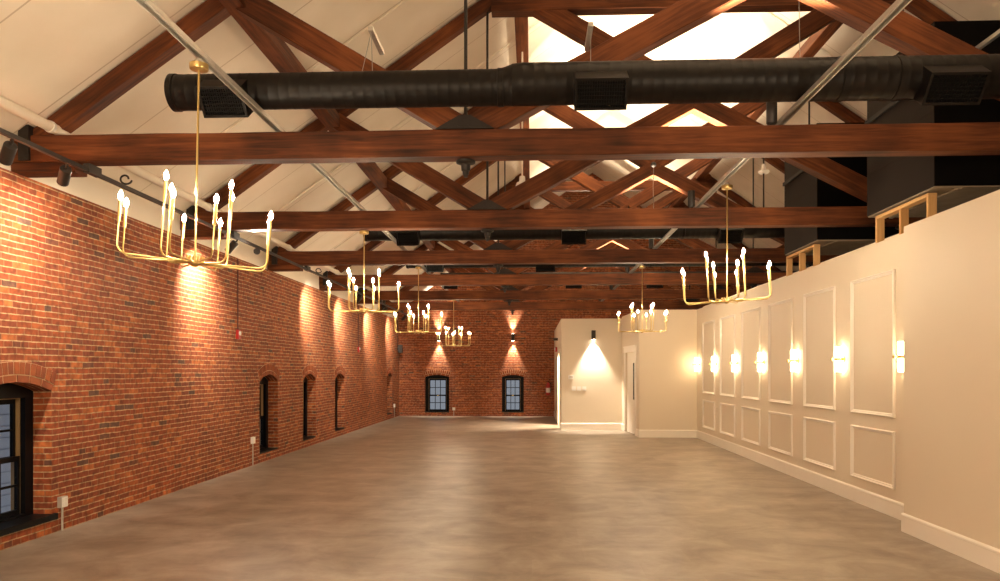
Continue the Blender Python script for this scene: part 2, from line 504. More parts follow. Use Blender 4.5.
# windows: left wall (along Y) and far wall (along X)
SILL, SPRING, CROWN = 0.15, 1.45, 1.53
LW = [(6.24, 7.27, 0.17, 1.435, 1.535), (12.99, 13.94, SILL, SPRING, 1.58), (15.51, 16.42, SILL, SPRING, 1.58), (18.07, 18.99, SILL, SPRING, 1.58), (24.62, 25.54, SILL, SPRING, 1.58)]
FW = [(-3.90, -3.00, 0.13, 1.42, 1.50), (-1.08, -0.28, 0.13, 1.42, 1.50)]
WALLTOP = Z(1.86)
bm = BM(); box(bm, XL - 0.4, XE + 0.3, YB - 0.3, YF + 0.4, -0.12, 0.0)
tag(obj('floor', bm, M['floor']), kind='structure')
wall_left, arcL = wall_with_arches('wall_left', 'x', XL, YB, YF, WALLTOP, LW, -1, M['brick'])
wall_far, arcF = wall_with_arches('wall_far', 'y', YF, XL - 0.34, XE + 0.3, lambda a: Z(roof_h(a) + 0.03), FW, 1, M['brick'])
# plastered band above the brick
bm = BM(); box(bm, XL - 0.34, XL - 0.05, YB, YF, WALLTOP, Z(roof_h(XL - 0.05) + 0.03))
tag(obj('wall_left_plaster', bm, M['plaster']), kind='structure')
bm = BM(); prism(bm, [(XL - 0.34, 0), (XE + 0.3, 0), (XE + 0.3, Z(roof_h(XE))), (CX, Z(roof_h(CX) + 0.03)), (XL - 0.34, Z(roof_h(XL - 0.34)))], 'y', YB - 0.3, YB)
tag(obj('wall_back', bm, M['cream']), kind='structure')
bm = BM(); box(bm, XE, XE + 0.3, YB, YF, 0, Z(roof_h(XE) + 0.03))
tag(obj('wall_beyond_partition', bm, M['black_paint']), kind='structure')
# roof
bm = BM()
x0, x1 = XL - 0.36, XE + 0.32
prism(bm, [(x0, Z(roof_h(x0))), (CX, Z(roof_h(CX))), (x1, Z(roof_h(x1))), (x1, Z(roof_h(x1) + 0.2)), (CX, Z(roof_h(CX) + 0.2)), (x0, Z(roof_h(x0) + 0.2))], 'y', YB - 0.3, YF + 0.36)
tag(obj('ceiling', bm, M['ceiling']), kind='structure')

# arches of brick over each window (parts of the wall)
def brick_arch(w, plane, fixed, parent, inward):
    c0, c1, sill, spring, crown = w
    rise = crown - spring; half = (c1 - c0) / 2; R = (half*half + rise*rise) / (2*rise); zc = crown - R; mid = (c0 + c1) / 2
    th = math.asin(half / R)
    bm = BM()
    uvl = bm.loops.layers.uv.verify()
    def P(r, t, d):
        a, z = mid + r * math.sin(t), zc + r * math.cos(t)
        return (fixed + inward * d, a, z) if plane == 'x' else (a, fixed + inward * d, z)
    def wedge(r0, r1, t0, t1, d, mi, d0=-0.02):
        vs_ = []
        for dd in (d0, d):
            for r, t in ((r0, t0), (r1, t0), (r1, t1), (r0, t1)):
                vs_.append(bm.verts.new(P(r, t, dd)))
        for q in ((4, 5, 6, 7), (0, 1, 5, 4), (1, 2, 6, 5), (2, 3, 7, 6), (3, 0, 4, 7)):
            f = bm.faces.new([vs_[i] for i in q]); f.material_index = mi
    # mortar bed
    n = 20
    for k in range(n):
        wedge(R + 0.001, R + 0.195, -th + 2*th*k/n, -th + 2*th*(k+1)/n, 0.002, 0)
    nb = max(4, round(2*th*(R+0.03) / 0.17))
    for k in range(nb):
        t0 = -th + 2*th*k/nb; t1 = -th + 2*th*(k+1)/nb; g = 0.0080 / R
        wedge(R + 0.001, R + 0.066, t0 + g, t1 - g, 0.009, 1 + (k * 7) % 2)
    nb = round(2*th*(R+0.13) / 0.075)
    for k in range(nb):
        t0 = -th + 2*th*k/nb; t1 = -th + 2*th*(k+1)/nb; g = 0.0080 / R
        wedge(R + 0.076, R + 0.19, t0 + g, t1 - g, 0.009 + 0.004 * ((k * 5) % 3) / 2, 1 + (k * 3 + k // 4) % 2)
    return obj('brick_arch', bm, [M['mortar'], M['brick_loose'], M['arch2']], parent)
M['arch2'] = simple('arch_brick_dark', (0.215, 0.050, 0.015), 0.8, noise=0.5, bump=0.5, scale=11)
for w in LW: brick_arch(w, 'x', XL, wall_left, 1)
for w in FW: brick_arch(w, 'y', YF, wall_far, -1)

# ------------------------------------------------------------------ windows: frame, sashes, panes, sill
def make_window(n, w, plane, fixed, out, cols, arc):
    c0, c1, sill, spring, crown = w
    def B(bm, a0, a1, d0, d1, z0, z1):
        if plane == 'x':
            xs = sorted((fixed + out*d0, fixed + out*d1)); box(bm, xs[0], xs[1], a0, a1, z0, z1)
        else:
            ys = sorted((fixed + out*d0, fixed + out*d1)); box(bm, a0, a1, ys[0], ys[1], z0, z1)
    fd0, fd1 = 0.19, 0.33
    fw = 0.12
    A = arc(w, 14)
    bm = BM()
    head = spring - 0.06
    B(bm, c0, c0 + fw, fd0, fd1, sill, spring)
    B(bm, c1 - fw, c1, fd0, fd1, sill, spring)
    B(bm, c0 + fw, c1 - fw, fd0, fd1, sill, sill + 0.05)
    poly = [(c0 + fw, head), (c1 - fw, head), (c1 - fw, spring), (c1, spring)] + [(a, z - 0.001) for a, z in reversed(A)][1:-1] + [(c0, spring), (c0 + fw, spring)]
    aa, bb = sorted((fixed + out*fd0, fixed + out*fd1))
    prism(bm, poly, plane, aa, bb)
    fr = obj('window_%d' % n, bm, M['black_gloss']); tag(fr, kind='structure')
    i0, i1 = c0 + fw, c1 - fw
    zb, zm, zt = sill + 0.05, (sill + head) / 2 + 0.0, head
    bm = BM()
    for a in ((i0, i0 + 0.012), (i1 - 0.012, i1)): B(bm, a[0], a[1], fd0 + 0.05, fd1, zb, zt)
    B(bm, i0 + 0.012, i1 - 0.012, fd0 + 0.06, fd1, zt - 0.012, zt)
    obj('jamb_liner', bm, M['tan'], fr)
    i0 += 0.012; i1 -= 0.012; zt -= 0.012
    for k, (za, zc_, d) in enumerate(((zb, zm + 0.025, 0.235), (zm - 0.025, zt, 0.28))):
        bm = BM(); s = 0.035
        B(bm, i0, i0 + s, d, d + 0.035, za, zc_); B(bm, i1 - s, i1, d, d + 0.035, za, zc_)
        B(bm, i0 + s, i1 - s, d, d + 0.035, za, za + 0.05); B(bm, i0 + s, i1 - s, d, d + 0.035, zc_ - 0.05, zc_)
        for c in range(1, cols):
            a = i0 + s + (i1 - i0 - 2*s) * c / cols
            B(bm, a - 0.011, a + 0.011, d + 0.006, d + 0.03, za + 0.05, zc_ - 0.05)
        zz = (za + zc_) / 2
        B(bm, i0 + s, i1 - s, d + 0.0065, d + 0.0295, zz - 0.011, zz + 0.011)
        sa = obj('sash', bm, M['black_gloss'], fr)
        bm = BM(); B(bm, i0 + s, i1 - s, d + 0.016, d + 0.020, za + 0.05, zc_ - 0.05)
        obj('pane', bm, M['glass'], sa)
        if k == 0:
            bm = BM(); m_ = (i0 + i1) / 2; B(bm, m_ - 0.03, m_ + 0.03, d - 0.012, d - 0.0005, zc_ - 0.035, zc_ - 0.015)
            tag(obj('sash_lock', bm, M['brass'], sa), 'brass sash lock')
    bm = BM(); B(bm, c0 + 0.001, c1 - 0.001, 0.002, fd0 + 0.02, sill - 0.002, sill + 0.028)
    if n == 1: B(bm, c0 - 0.05, c1 + 0.05, -0.036, -0.0005, sill - 0.03, sill + 0.0285)
    obj('window_sill', bm, M['black_gloss'], fr)
n = 1
for w in LW:
    make_window(n, w, 'x', XL, -1, 3, arcL); n += 1
for w in FW:
    make_window(n, w, 'y', YF, 1, 3, arcF); n += 1

# neighbouring building outside the near left window (seen through its glass)
bm = BM()
box(bm, -9.6, -9.2, 2, 30, -1.0, 6)
for k in range(34):
    box(bm, -9.2, -9.18 + 0.006, 2, 30, -0.9 + k*0.2, -0.9 + k*0.2 + 0.17)
tag(obj('neighbouring_building', bm, M['outdoor']), 'grey lap-sided building outside beyond the near left window', 'building')

# ------------------------------------------------------------------ partition walls
PT = Z(1.51)
bm = BM(); box(bm, XR, XR + 0.14, 7.73, 18.4, 0, PT)
wall_right = tag(obj('wall_right', bm, M['cream']), kind='structure')
bm = BM(); box(bm, XN, XR + 0.14, YB, 7.73, 0, Z(1.475))
tag(obj('wall_right_near', bm, M['cream']), kind='structure')
bm = BM(); box(bm, 2.66, XR + 0.14, 18.4, 18.52, 0, PT)
tag(obj('wall_block_front', bm, M['cream']), kind='structure')
DY0, DY1 = 18.85, 20.15          # door leaf opening in the side wall
def shear(bm):
    for v in bm.verts:
        v.co.x -= (v.co.y - 18.4) * 0.065
    return bm
bm = BM()
box(bm, 2.66, 2.78, 18.52, DY0, 0, PT); box(bm, 2.66, 2.78, DY1, 20.7, 0, PT); box(bm, 2.66, 2.78, DY0, DY1, 2.13, PT)
tag(obj('wall_block_side', shear(bm), M['cream']), kind='structure')
bm = BM(); box(bm, 0.83, 2.68, 20.7, 20.82, 0, Z(1.46))
tag(obj('wall_closet_front', bm, M['cream']), kind='structure')
OY0, OY1 = 21.35, 22.6
bm = BM()
box(bm, 0.83, 0.95, 20.82, OY0, 0, Z(1.46)); box(bm, 0.83, 0.95, OY1, YF, 0, Z(1.46)); box(bm, 0.83, 0.95, OY0, OY1, 2.15, Z(1.46))
tag(obj('wall_closet_side', bm, M['cream']), kind='structure')
bm = BM(); box(bm, 0.955, 4.1, 20.83, YF - 0.01, 2.75, 2.85); box(bm, 2.80, 4.1, 18.53, 20.82, 2.75, 2.85)
tag(obj('ceiling_closet', bm, M['plaster']), kind='structure')
bm = BM(); box(bm, XR, XR + 0.14, 18.52, YF, 0, PT)
tag(obj('wall_closet_right', bm, M['cream']), kind='structure')

# panel mouldings on the right wall
def moulding(parent, y0, y1, z0, z1, w=0.045):
    bm = BM()
    def ring(o_, i_, d0, d1):
        # o_: outset from outer rectangle, sloped picture-frame section
        a = [(y0 + o_, z0 + o_), (y1 - o_, z0 + o_), (y1 - o_, z1 - o_), (y0 + o_, z1 - o_)]
        b = [(y0 + i_, z0 + i_), (y1 - i_, z0 + i_), (y1 - i_, z1 - i_), (y0 + i_, z1 - i_)]
        A = [bm.verts.new((XR - d0, *p)) for p in a]; B = [bm.verts.new((XR - d1, *p)) for p in b]
        for k in range(4):
            j = (k + 1) % 4
            bm.faces.new((A[k], A[j], B[j], B[k]))
    ring(0, 0, 0, 0.022); ring(0, 0.012, 0.022, 0.030); ring(0.012, 0.022, 0.030, 0.016); ring(0.022, w - 0.008, 0.016, 0.012); ring(w - 0.008, w, 0.012, 0.0)
    bmesh.ops.remove_doubles(bm, verts=bm.verts, dist=0.0003)
    return obj('panel_moulding', bm, M['trim'], parent)
PC = [17.16 - 1.628 * k for k in range(6)]
for c in PC:
    moulding(wall_right, c - 0.56, c + 0.56, Z(-0.525), Z(1.14))
    moulding(wall_right, c - 0.56, c + 0.56, Z(-1.33), Z(-0.68))

def baseboard(name, pts, h=0.19, t=0.018):
    """skirting along a list of floor points; inward side on the left of travel"""
    bm = BM()
    prof = [(0, 0), (t, 0), (t, h - 0.035), (t + 0.004, h - 0.03), (t + 0.002, h - 0.014), (0.008, h), (0, h)]
    n_ = len(pts)
    rings = []
    P = [Vector((p[0], p[1])) for p in pts]
    for i in range(n_):
        if 0 < i < n_ - 1:
            d0 = (P[i] - P[i-1]).normalized(); d1 = (P[i+1] - P[i]).normalized()
            n0 = Vector((-d0.y, d0.x)); n1 = Vector((-d1.y, d1.x))
            nn = (n0 + n1) / (1 + n0.dot(n1))
        else:
            d = (P[1] - P[0] if i == 0 else P[-1] - P[-2]).normalized(); nn = Vector((-d.y, d.x))
        rings.append([bm.verts.new((P[i].x + nn.x*a, P[i].y + nn.y*a, z)) for a, z in prof])
    m = len(prof)
    for i in range(n_ - 1):
        for k in range(m):
            bm.faces.new((rings[i][k], rings[i][(k+1) % m], rings[i+1][(k+1) % m], rings[i+1][k]))
    bm.faces.new(rings[0][::-1]); bm.faces.new(rings[-1])
    return tag(obj(name, bm, M['trim']), kind='structure')
baseboard('baseboard_right', [(XN, YB), (XN, 7.73), (XR, 7.73), (XR, 18.4), (2.66, 18.4), (2.66 - 0.065*(DY0 - 18.5), DY0 - 0.1)])
baseboard('baseboard_far', [(2.66 - 0.065*(DY1 - 18.3), DY1 + 0.1), (2.51, 20.7), (0.83, 20.7), (0.83, OY0 - 0.1)])
baseboard('baseboard_closet', [(0.83, OY1 + 0.1), (0.83, YF)])

# doors
bm = BM()
for y0, y1 in ((DY0 - 0.1, DY0), (DY1, DY1 + 0.1)): box(bm, 2.635, 2.66, y0, y1, 0, 2.13)
box(bm, 2.63, 2.66, DY0 - 0.12, DY1 + 0.12, 2.13, 2.27); box(bm, 2.615, 2.66, DY0 - 0.14, DY1 + 0.14, 2.27, 2.30)
d1 = tag(obj('door_1', shear(bm), M['trim']), kind='structure')
bm = BM(); box(bm, 2.70, 2.745, DY0 + 0.003, DY1 - 0.003, 0.012, 2.127)
leaf = obj('door_leaf', shear(bm), M['trim'], d1)
bm = BM(); box(bm, 2.694, 2.6995, DY0 + 0.35, DY0 + 0.50, 0.9, 1.85); obj('vision_panel', shear(bm), M['black_gloss'], leaf)
bm = BM(); tube(bm, [(2.70, DY0 + 0.08, 1.0), (2.66, DY0 + 0.08, 1.0), (2.66, DY0 + 0.19, 1.0)], 0.011); obj('door_handle', shear(bm), M['galv'], leaf)
bm = BM()
for y0, y1 in ((OY0 - 0.1, OY0), (OY1, OY1 + 0.1)): box(bm, 0.80, 0.83, y0, y1, 0, 2.15)
box(bm, 0.795, 0.83, OY0 - 0.12, OY1 + 0.12, 2.15, 2.28)
tag(obj('door_2', bm, M['trim']), kind='structure')
light('AREA', 'closet_light', (1.7, 21.95, 2.6), 320, WARM2, (0.4, 21.95, 0.2), shape='RECTANGLE', size=0.6, size_y=0.6)

# ------------------------------------------------------------------ roof trusses
TY = [6.85 + 3.37 * k for k in range(6)]
def make_truss():
    t = thing('roof_truss', 'x', 'roof truss', (0, TY[0], 0), 'stained timber roof trusses')
    bm = BM(); member(bm, (-5.02, -0.015, Z(2.0875)), (XE + 0.1, -0.015, Z(2.0875)), 0.19, 0.245); obj('tie_beam', bm, M['wood'], t)
    for s in (-1, 1):
        def X(x): return x if s < 0 else 2*CX - x
        end = -4.78 if s < 0 else -4.78
        # principal rafter
        bm = BM(); a = Vector((X(-4.80), 0, Z(2.11))); b = Vector((X(-0.36), 0, Z(5.494 - SLOPE*0.36)))
        member(bm, a, b, 0.15, 0.165, cut1=SLOPE if s < 0 else SLOPE); obj('rafter', bm, M['wood'], t)
        # outer brace
        bm = BM(); member(bm, (X(-0.66), 0, Z(2.24)), (X(-2.72), 0, Z(3.48)), 0.18, 0.22, cut0=0.0); obj('brace', bm, M['wood'], t)
        # main brace, lower half and upper half of the big cross
        bm = BM(); member(bm, (X(-0.56), 0, Z(2.22)), (X(2.2), 0, Z(3.68)), 0.18, 0.235, cut1=-0.55 if False else 0); obj('brace', bm, M['wood'], t)
        bm = BM(); member(bm, (X(-0.42), 0, Z(5.34)), (X(2.2), 0, Z(3.75)), 0.18, 0.25); obj('brace', bm, M['wood'], t)
        # bolster under the heel
        bm = BM(); member(bm, (X(-5.0), 0, Z(1.913)), (X(-4.27), 0, Z(1.913)), 0.19, 0.10); obj('bolster', bm, M['wood'], t)
        # iron tension rod
        x = X(-0.61)
        bm = BM(); tube(bm, [(x, 0, Z(1.80)), (x, 0, Z(5.42))], 0.016, 10); obj('tension_rod', bm, M['iron'], t, True)
        # cast shoe the braces bear on
        bm = BM(); prism(bm, [(x - 0.27, Z(2.212)), (x + 0.27, Z(2.212)), (x + 0.05, Z(2.335)), (x - 0.05, Z(2.335))], 'y', -0.125, 0.125)
        for sx in (-0.05, 0.05):
            lathe(bm, [(0.022, -0.128), (0.022, 0.128)], 10, (x + sx, 0, Z(2.25)), 'y')
        obj('iron_shoe', bm, M['iron'], t)
        bm = BM(); lathe(bm, [(0.09, 0), (0.09, -0.02), (0.045, -0.035), (0.04, -0.09), (0.03, -0.095), (0.028, -0.125), (0.02, -0.13), (0.018, -0.15)], 14, (x, 0, Z(1.949)))
        obj('rod_washer', bm, M['iron'], t, True)
        # black heel strap
        bm = BM(); xa = X(-4.74); 
        prism(bm, [(xa - 0.05, Z(1.97)), (xa + 0.05, Z(1.97)), (xa + 0.05, Z(2.30)), (xa - 0.05, Z(2.30))], 'y', -0.14, 0.14)
        obj('heel_strap', bm, M['iron'], t)
    bm = BM(); member(bm, (-0.55, 0, Z(5.05)), (2*CX + 0.55, 0, Z(5.05)), 0.2, 0.24); obj('collar_beam', bm, M['wood'], t)
    return t
tr_labels = ['nearest stained timber roof truss, its tie beam just behind the big black duct',
             'second timber roof truss from the front, between the first and second black ducts',
             'third timber roof truss back, its tie beam behind the second black duct',
             'fourth timber roof truss back, its tie beam in the middle of the stack of beams',
             'fifth timber roof truss back, next to last before the far brick wall',
             'farthest timber roof truss, its tie beam closest to the far brick wall']
truss = make_truss()
for k, y in enumerate(TY):
    if k == 0: truss['label'] = tr_labels[0]
    else: dup(truss, (0, y, 0), label=tr_labels[k])
# purlins
for x, h, lb in ((-2.75, 3.46, 'timber purlin running lengthwise low on the left roof slope'), (-0.15, 5.27, 'timber purlin running lengthwise high on the left roof slope'),
             (2*CX + 0.15, 5.27, 'timber purlin running lengthwise high on the right roof slope'), (2*CX + 2.75, 3.46, 'timber purlin low on the right roof slope, dark above the partition')):
    bm = BM(); member(bm, (x, YB + 0.01, Z(h)), (x, YF - 0.01, Z(h)), 0.2, 0.18)
    tag(obj('roof_purlin', bm, M['wood']), lb, 'purlin', 'lengthwise roof purlins')

# ------------------------------------------------------------------ ducts
def make_duct(y, xs, zbot, label, regs, reducer=None, taper=None, reg_group='duct registers'):
    """xs: (x0, x1); reducer: (x, r_left, r_right)"""
    x0, x1 = xs
    t = thing('air_duct', label, 'duct', (0, y, 0), 'round black air ducts')
    def rad(x):
        if reducer is None: return 0.165
        xr, ra, rb = reducer
        if x < xr - 0.12: return ra
        if x > xr + 0.02: return rb
        return ra + (rb - ra) * (x - xr + 0.12) / 0.14
    prof = []
    x = x0
    bm = BM()
    zc = {}
    rings = []
    n = 28
    step = 0.09
    def ring(x, r, zb):
        return [bm.verts.new((x, r*math.cos(2*PI*k/n), zb + rad(x) + r*math.sin(2*PI*k/n))) for k in range(n)]
    seq = []
    while x < x1:
        r = rad(x)
        seq += [(x, r), (x + step - 0.02, rad(x + step - 0.02)), (x + step - 0.015, rad(x + step) + 0.0011), (x + step - 0.005, rad(x + step) + 0.0011)]
        x += step
    seq.append((x1, rad(x1)))
    seq = [q for q in seq if q[0] <= x1]
    for x, r in seq: rings.append(ring(x, r, zbot))
    # end cap, slightly domed in
    rings.insert(0, ring(x0, rad(x0) * 0.96, zbot))
    for i in range(len(rings) - 1):
        for k in range(n):
            bm.faces.new((rings[i][k], rings[i][(k+1) % n], rings[i+1][(k+1) % n], rings[i+1][k]))
    bm.faces.new(rings[0][::-1]); bm.faces.new(rings[-1])
    obj('duct_pipe', bm, M['duct'], t, True)
    # joint bands
    for xb in [q for q in (x0 + 0.002, reducer[0] - 0.14 if reducer else None, 2.55, 3.0 if reducer else 2.55) if q is not None and x0 <= q < x1 - 0.1]:
        bm = BM(); r = rad(xb) + 0.008
        lathe(bm, [(r - 0.012, 0), (r, 0.004), (r, 0.05), (r - 0.012, 0.055)], n, (xb, 0, zbot + rad(xb)), 'x')
        obj('joint_band', bm, M['duct'], t, True)
    # supply registers on the camera side, tilted down
    for xc, w in regs:
        r = rad(xc)
        zc_ = zbot + r
        a = math.radians(38)      # below horizontal
        dn = Vector((0, -math.cos(a), -math.sin(a))); up = Vector((0, -math.sin(a), math.cos(a)))
        C = Vector((xc, 0, zc_))
        hw, hh = w/2, 0.13
        bm = BM()
        def V(sx, su, dd): return C + Vector((1, 0, 0)) * sx + up * su + dn * dd
        d0, d1 = r * 0.55, r + 0.12
        o_ = [V(-hw, -hh, d0), V(hw, -hh, d0), V(hw, hh, d0), V(-hw, hh, d0)]
        f_ = [V(-hw, -hh, d1), V(hw, -hh, d1), V(hw, hh, d1), V(-hw, hh, d1)]
        e = 0.022
        g_ = [V(-hw + e, -hh + e, d1), V(hw - e, -hh + e, d1), V(hw - e, hh - e, d1), V(-hw + e, hh - e, d1)]
        b_2 = [V(-hw + e, -hh + e, d1 - 0.06), V(hw - e, -hh + e, d1 - 0.06), V(hw - e, hh - e, d1 - 0.06), V(-hw + e, hh - e, d1 - 0.06)]
        L_ = [[bm.verts.new(p) for p in q] for q in (o_, f_, g_, b_2)]
        for A, B in zip(L_[:-1], L_[1:]):
            for k in range(4):
                j = (k + 1) % 4
                bm.faces.new((A[k], A[j], B[j], B[k]))
        bm.faces.new(L_[3])
        rg = obj('duct_register', bm, M['duct'], t)
        bm = BM()
        nb = int(w / 0.022)
        for k in range(1, nb):
            sx = -hw + e + (w - 2*e) * k / nb
            q = [V(sx - 0.003, -hh + e, d1 - 0.03), V(sx + 0.003, -hh + e, d1 - 0.03), V(sx + 0.003, hh - e, d1 - 0.03), V(sx - 0.003, hh - e, d1 - 0.03)]
            q2 = [p + dn * 0.018 for p in q]
            A = [bm.verts.new(p) for p in q]; B = [bm.verts.new(p) for p in q2]
            bm.faces.new(A[::-1]); bm.faces.new(B)
            for i in range(4):
                bm.faces.new((A[i], A[(i+1) % 4], B[(i+1) % 4], B[i]))
        for k in range(1, 7):
            su = -hh + e + (2*hh - 2*e) * k / 7
            q = [V(-hw + e, su - 0.003, d1 - 0.012), V(hw - e, su - 0.003, d1 - 0.012), V(hw - e, su + 0.003, d1 - 0.012), V(-hw + e, su + 0.003, d1 - 0.012)]
            q2 = [p + dn * 0.008 for p in q]
            A = [bm.verts.new(p) for p in q]; B = [bm.verts.new(p) for p in q2]
            bm.faces.new(A[::-1]); bm.faces.new(B)
            for i in range(4):
                bm.faces.new((A[i], A[(i+1) % 4], B[(i+1) % 4], B[i]))
        obj('grille', bm, M['grille'], rg)
    return t
make_duct(6.31, (-3.12, 7.5), Z(2.268), 'large round black duct crossing the whole room above the nearest beam', [(-2.59, 0.38), (0.57, 0.43), (3.40, 0.46)], (-0.15, 0.150, 0.174))
make_duct(12.78, (-2.9, 7.5), Z(2.265), 'second black duct, seen between the second and third tie beams', [(-2.12, 0.38), (0.72, 0.42), (3.35, 0.4)])
make_duct(16.2, (-2.75, 7.5), Z(2.265), 'black duct seen as a thin dark band between the third and fourth tie beams', [(-2.11, 0.38), (0.3, 0.42)])
make_duct(19.5, (-2.4, 7.5), Z(2.265), 'farthest black duct, between the fourth and fifth tie beams', [(-2.12, 0.36), (1.1, 0.42), (3.2, 0.42)])

# ------------------------------------------------------------------ charcoal boxed shafts above the partition
def shaft(y0, y1, label):
    t = thing('boxed_shaft', label, 'boxed shaft', (0, 0, 0), 'charcoal boxed shafts above the partition')
    bm = BM(); box(bm, 4.06, 6.9, y0, y1, Z(1.865), Z(3.52)); obj('casing', bm, M['shaft_unlit'], t)
    bm = BM()
    box(bm, 4.05, 4.0595, y0, y1, Z(1.865), Z(3.52))
    for h in (2.35, 2.62):
        box(bm, 4.046, 4.0495, y0, y1, Z(h), Z(h) + 0.012)
    obj('side_board', bm, M['shaft'], t)
    bm = BM(); box(bm, 4.02, 4.0455, y0, y1, Z(2.96), Z(3.01)); obj('cable_tray', bm, M['black_paint'], t)
    bm = BM(); box(bm, 4.06, 6.85, y0 + 0.01, y1 - 0.01, Z(1.85), Z(1.8645))
    for k in range(4):
        box(bm, 4.3 + k*0.7, 4.34 + k*0.7, y0 + 0.02, y1 - 0.02, Z(1.835), Z(1.8495))
    obj('underside_lining', bm, M['insul'], t)
    return t
shaft(7.63, 9.12, 'large charcoal boxed shaft above the near end of the cream partition')
shaft(10.69, 12.04, 'charcoal boxed shaft farther back above the cream partition, left of the larger one')
def stud_frame(y0, y1, label):
    t = thing('stud_frame', label, 'stud frame', (4.125, y0, PT), 'pale pine stud frames on the partition')
    L = y1 - y0
    for yy in (0.019, L/2, L - 0.019):
        bm = BM(); member(bm, (0, yy, 0.0), (0, yy, 0.287), 0.089, 0.038, up=(0, 1, 0), chamfer=0.002); obj('stud', bm, M['pine'], t)
    bm = BM(); member(bm, (0, 0, 0.306), (0, L, 0.306), 0.089, 0.036, chamfer=0.002); obj('top_plate', bm, M['pine'], t)
    return t
stud_frame(7.80, 8.97, 'pale pine stud frame atop the partition under the nearer, larger charcoal shaft')
stud_frame(10.88, 12.05, 'pale pine stud frame atop the partition under the farther charcoal shaft')
bm = BM(); tube(bm, [(4.22, YB + 0.1, Z(1.545)), (4.22, 18.3, Z(1.545))], 0.035, 10)
for k in range(10):
    lathe(bm, [(0.038, 0), (0.038, 0.02)], 10, (4.22, 1 + k*1.7, Z(1.545)), 'y')
tag(obj('pipe', bm, M['pipe_white'], smooth=True), 'pale wrapped pipe lying along the top of the right partition', 'pipe')

# ------------------------------------------------------------------ strut channels
def channel(x, label):
    bm = BM(); w, t_ = 0.029, 0.003
    pts = [(x - w, Z(2.255)), (x - w, Z(2.216)), (x - w + 0.009, Z(2.216)), (x - w + 0.009, Z(2.224)), (x - w + t_, Z(2.224)), (x - w + t_, Z(2.252)),
           (x + w - t_, Z(2.252)), (x + w - t_, Z(2.224)), (x + w - 0.009, Z(2.224)), (x + w - 0.009, Z(2.216)), (x + w, Z(2.216)), (x + w, Z(2.255))]
    prism(bm, pts, 'y', YB + 0.05, 25.5)
    k = 0
    return tag(obj('strut_channel', bm, M['galv']), label, 'strut channel', 'galvanised strut channels laid over the tie beams')
channel(-2.34, 'long galvanised strut channel on the left carrying the row of four chandeliers')
channel(2.245, 'long galvanised strut channel on the right carrying the row of two chandeliers')
bm = BM(); prism(bm, [(4.36, Z(3.15)), (4.40, Z(3.15)), (4.40, Z(3.19)), (4.36, Z(3.19))], 'y', YB + 0.05, 7.6)
tag(obj('strut_channel', bm, M['galv']), 'short piece of grey channel at the top right corner above the duct', 'strut channel')

# white pipe along the left eaves
t = thing('pipe', 'thick white pipe along the left eaves behind the track rail', 'pipe', (-4.46, 0, Z(2.265)))
bm = BM(); tube(bm, [(0, YB + 0.01, 0), (0, YF - 0.01, 0)], 0.047, 12); obj('pipe_run', bm, M['pipe_white'], t, True)
for y in TY:
    bm = BM(); lathe(bm, [(0.050, -0.02), (0.056, -0.018), (0.056, 0.018), (0.050, 0.02)], 12, (0, y - 0.17, 0), 'y'); obj('pipe_clamp', bm, M['plastic'], t, True)

# sprinkler branch pipes up the left slope
for k, y in enumerate((8.9, 12.0, 15.6)):
    bm = BM(); a = -4.2
    tube(bm, [(a, y, Z(roof_h(a) - 0.06)), (1.9, y, Z(roof_h(1.9) - 0.06))], 0.014, 8)
    nm = ['nearest', 'middle', 'farthest'][k]
    tag(obj('sprinkler_pipe', bm, M['pipe_white'], smooth=True), '%s of the thin white sprinkler pipes running up the left roof slope' % nm, 'sprinkler pipe', 'thin white sprinkler pipes on the roof')
    bm = BM(); a = 2*CX - a
    tube(bm, [(a - 3.4, y + 0.4, Z(roof_h(a - 3.4) - 0.06)), (2.6, y + 0.4, Z(roof_h(2.6) - 0.06))], 0.014, 8)
    tag(obj('sprinkler_pipe', bm, M['pipe_white'], smooth=True), '%s of the thin white sprinkler pipes running up the right roof slope' % nm, 'sprinkler pipe', 'thin white sprinkler pipes on the roof')

